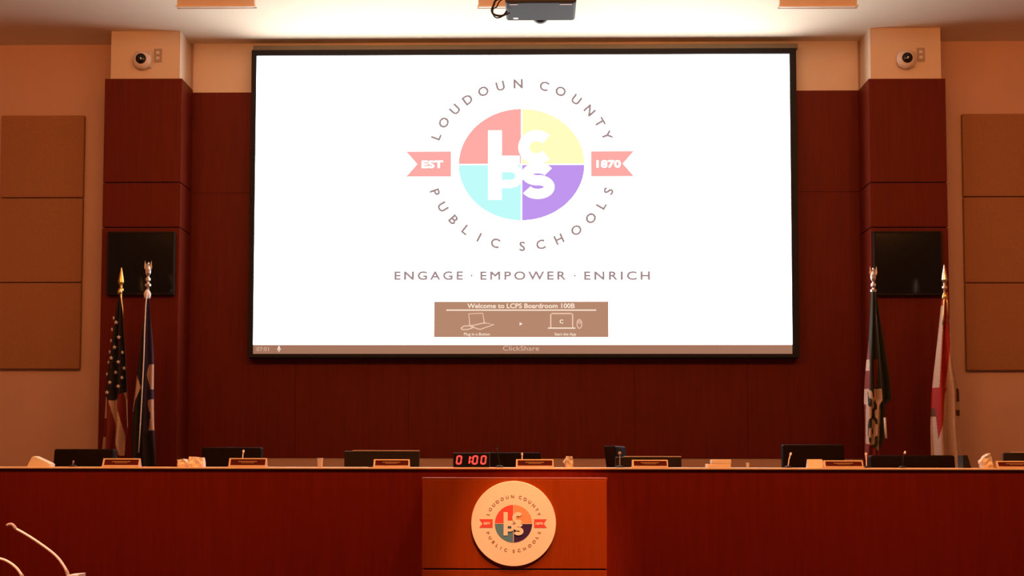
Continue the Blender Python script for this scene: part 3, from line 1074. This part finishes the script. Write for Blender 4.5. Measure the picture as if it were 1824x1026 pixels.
top_thing('crumpled_tissue', crumple([(316, 834), (315.5, 819), (327, 817.5), (332, 821), (338, 834)], FR, .06, 1), 'cord', 325, FR, 'crumpled white tissue, left one of the pair left of the screen', 'tissue', 'crumpled tissues on the dais')
top_thing('crumpled_tissue', crumple([(336, 834), (335, 822), (337, 813.5), (349, 814.5), (361, 815), (362, 834)], FR + .03, .07, 2), 'cord', 349, FR + .03, 'crumpled white tissue, right one of the pair left of the screen', 'tissue', 'crumpled tissues on the dais')
top_thing('crumpled_tissue', crumple([(1008, 835), (1007, 828), (1003.5, 823), (1007, 817.5), (1009, 813), (1019, 813), (1021, 820), (1020.5, 835)], FR, .06, 3), 'paper', 1013, FR, 'upright crumpled white tissue between name plate and low monitor near the centre', 'tissue', 'crumpled tissues on the dais')
top_thing('crumpled_tissue', crumple([(1751, 836), (1749, 827), (1745.5, 822.5), (1752, 816), (1759, 809), (1764, 807.5), (1767, 816), (1770, 825), (1769, 836)], FR, .06, 4), 'paper', 1759, FR, 'pointed crumpled white tissue at the far right of the dais', 'tissue', 'crumpled tissues on the dais')

for px, w0, y0, lab in ((569, 5.2, 816, 'small white paper cup left of the monitor by the timer'), (1333, 2.8, 824, 'tiny white cup right of the white paper stack')):
    c = at(px, 832, FR)
    h = at(px, y0, FR).z - TOP
    w = w0 / 257.5
    b = nb(); lathe(b, (c.x, FR + .03, TOP), [(w * .82, 0), (w, h - .003), (w * 1.05, h - .002), (w * 1.05, h), (w * .92, h), (w * .78, .006)], 20)
    top_thing('paper_cup', b, 'paper', px, FR + .03, lab, 'cup', 'white cups on the dais', True)

x0, x1, _, z1 = rect(1268, 1302.5, 818.5, 832, FR)
xa = at(1260, 830, FR).x
zm = at(1280, 826.5, FR).z
b = nb(); box(b, xa, x1 - .004, FR - .01, FR + .12, TOP, zm, .003); top_thing('paper_pad', b, 'paper', 1281, FR, 'wide white paper pad under a smaller box right of centre', 'paper')
b = nb(); box(b, x0, x1, FR, FR + .10, zm, z1, .004)
o = obj('tissue_box', b, 'paper', base=((x0 + x1) / 2, FR + .05, zm)); tag(o, 'small white box lying on the white paper pad right of centre', 'box')

x0, x1, _, z1 = rect(1440, 1467, 818, 832, FR)
b = nb(); prism_x(b, [(FR, TOP), (FR + .09, TOP), (FR + .047, z1), (FR + .043, z1)], x0, x1)
top_thing('tent_card', b, 'paper', 1453, FR, 'blank white tent card left of a name plate, before the tall chair', 'card')

# dark wedge beside the white flag
WY = 9.55
x0, x1, _, z1 = rect(1715.5, 1730, 811, 832, WY)
b = nb(); prism(b, [(x0, TOP), (x1, TOP), (x1 - .025, z1), (x0, z1)], WY, WY + .12)
o = obj('desk_speaker', b, 'black', base=((x0 + x1) / 2, WY + .06, TOP)); tag(o, 'small black wedge shaped speaker right of the white and red flag', 'speaker')

# ------------------------------------------------------------------ public lectern with two gooseneck microphones, lower left
GY = 3.8
LT = at(80, 1038, GY).z
lx0, lx1 = at(-190, 1026, GY).x, at(230, 1026, GY).x
t = thing('lectern', ((lx0 + lx1) / 2, GY, 0), 'dark wooden lectern carrying the two pale gooseneck microphones at lower left', 'lectern')
b = nb(); box(b, lx0 + .04, lx1 - .04, GY - .22, GY + .14, .06, LT - .03, .004); obj('body', b, 'dais_wood', t)
b = nb(); box(b, lx0, lx1, GY - .26, GY + .18, LT - .03, LT, .006); obj('top', b, 'dais_wood', t)
b = nb(); box(b, lx0 + .02, lx1 - .02, GY - .24, GY + .16, 0, .06); obj('plinth', b, 'black', t)


def smooth_path(pts, n=8):
    out = []
    for i in range(len(pts) - 1):
        p0, p1, p2, p3 = pts[max(i - 1, 0)], pts[i], pts[i + 1], pts[min(i + 2, len(pts) - 1)]
        for j in range(n):
            u = j / n
            out.append(0.5 * ((2 * p1) + (p2 - p0) * u + (2 * p0 - 5 * p1 + 4 * p2 - p3) * u * u + (3 * p1 - p0 - 3 * p2 + p3) * u ** 3))
    return out + [pts[-1]]


for px, neck, collar, head, lab, sw in (
        (122, [(118, 1016), (112, 1006), (103, 994), (90, 982), (62, 962), (40, 948.5), (28, 942)], [(122, 1038), (121, 1026), (118, 1016)], [(28, 942), (22, 935), (16, 934.5), (12.5, 936.5)], 'pale gooseneck microphone rising right of the other at lower left', 0),
        (42, [(38, 1024), (31, 1014), (21, 1005), (9, 998), (-4, 994), (-30, 983), (-48, 974)], [(41, 1038), (40, 1030), (38, 1024)], [(-48, 974), (-54, 968), (-60, 966), (-66, 967)], 'pale gooseneck microphone cut off by the left picture edge', 0)):
    Pb = at(px, 1038, GY)
    t = thing('gooseneck_microphone', (Pb.x, GY, LT), lab, 'microphone', 'gooseneck microphones on the lectern')
    b = nb(); lathe(b, (Pb.x, GY, LT), [(.022, 0), (.022, .012), (.012, .018)], 20); obj('base', b, 'black', t, smooth=True)
    b = nb(); tube(b, smooth_path([at(x, y, GY) for x, y in collar]), .0058, 12, r1=.0055); obj('collar', b, 'acrylic', t, smooth=True)
    b = nb(); tube(b, smooth_path([at(x, y, GY) for x, y in neck]), .0042, 12, r1=.0038); obj('gooseneck', b, 'mic_metal', t, smooth=True)
    b = nb(); tube(b, smooth_path([at(x, y, GY) for x, y in head]), .0052, 12, r1=.0045); obj('head', b, 'acrylic', t, smooth=True)
# little white tag lying on a clip beside the nearer microphone
x0, x1 = at(121, 1024, GY).x, at(142, 1024, GY).x
z1 = at(130, 1022.5, GY).z
b = nb(); prism(b, [(x0, LT), (x1, LT), (x1, z1), (x0, z1 - .003)], GY - .01, GY + .05)
o = obj('white_block', b, 'seal_white', base=((x0 + x1) / 2, GY, LT)); tag(o, 'small white block beside the foot of the gooseneck microphone', 'block')
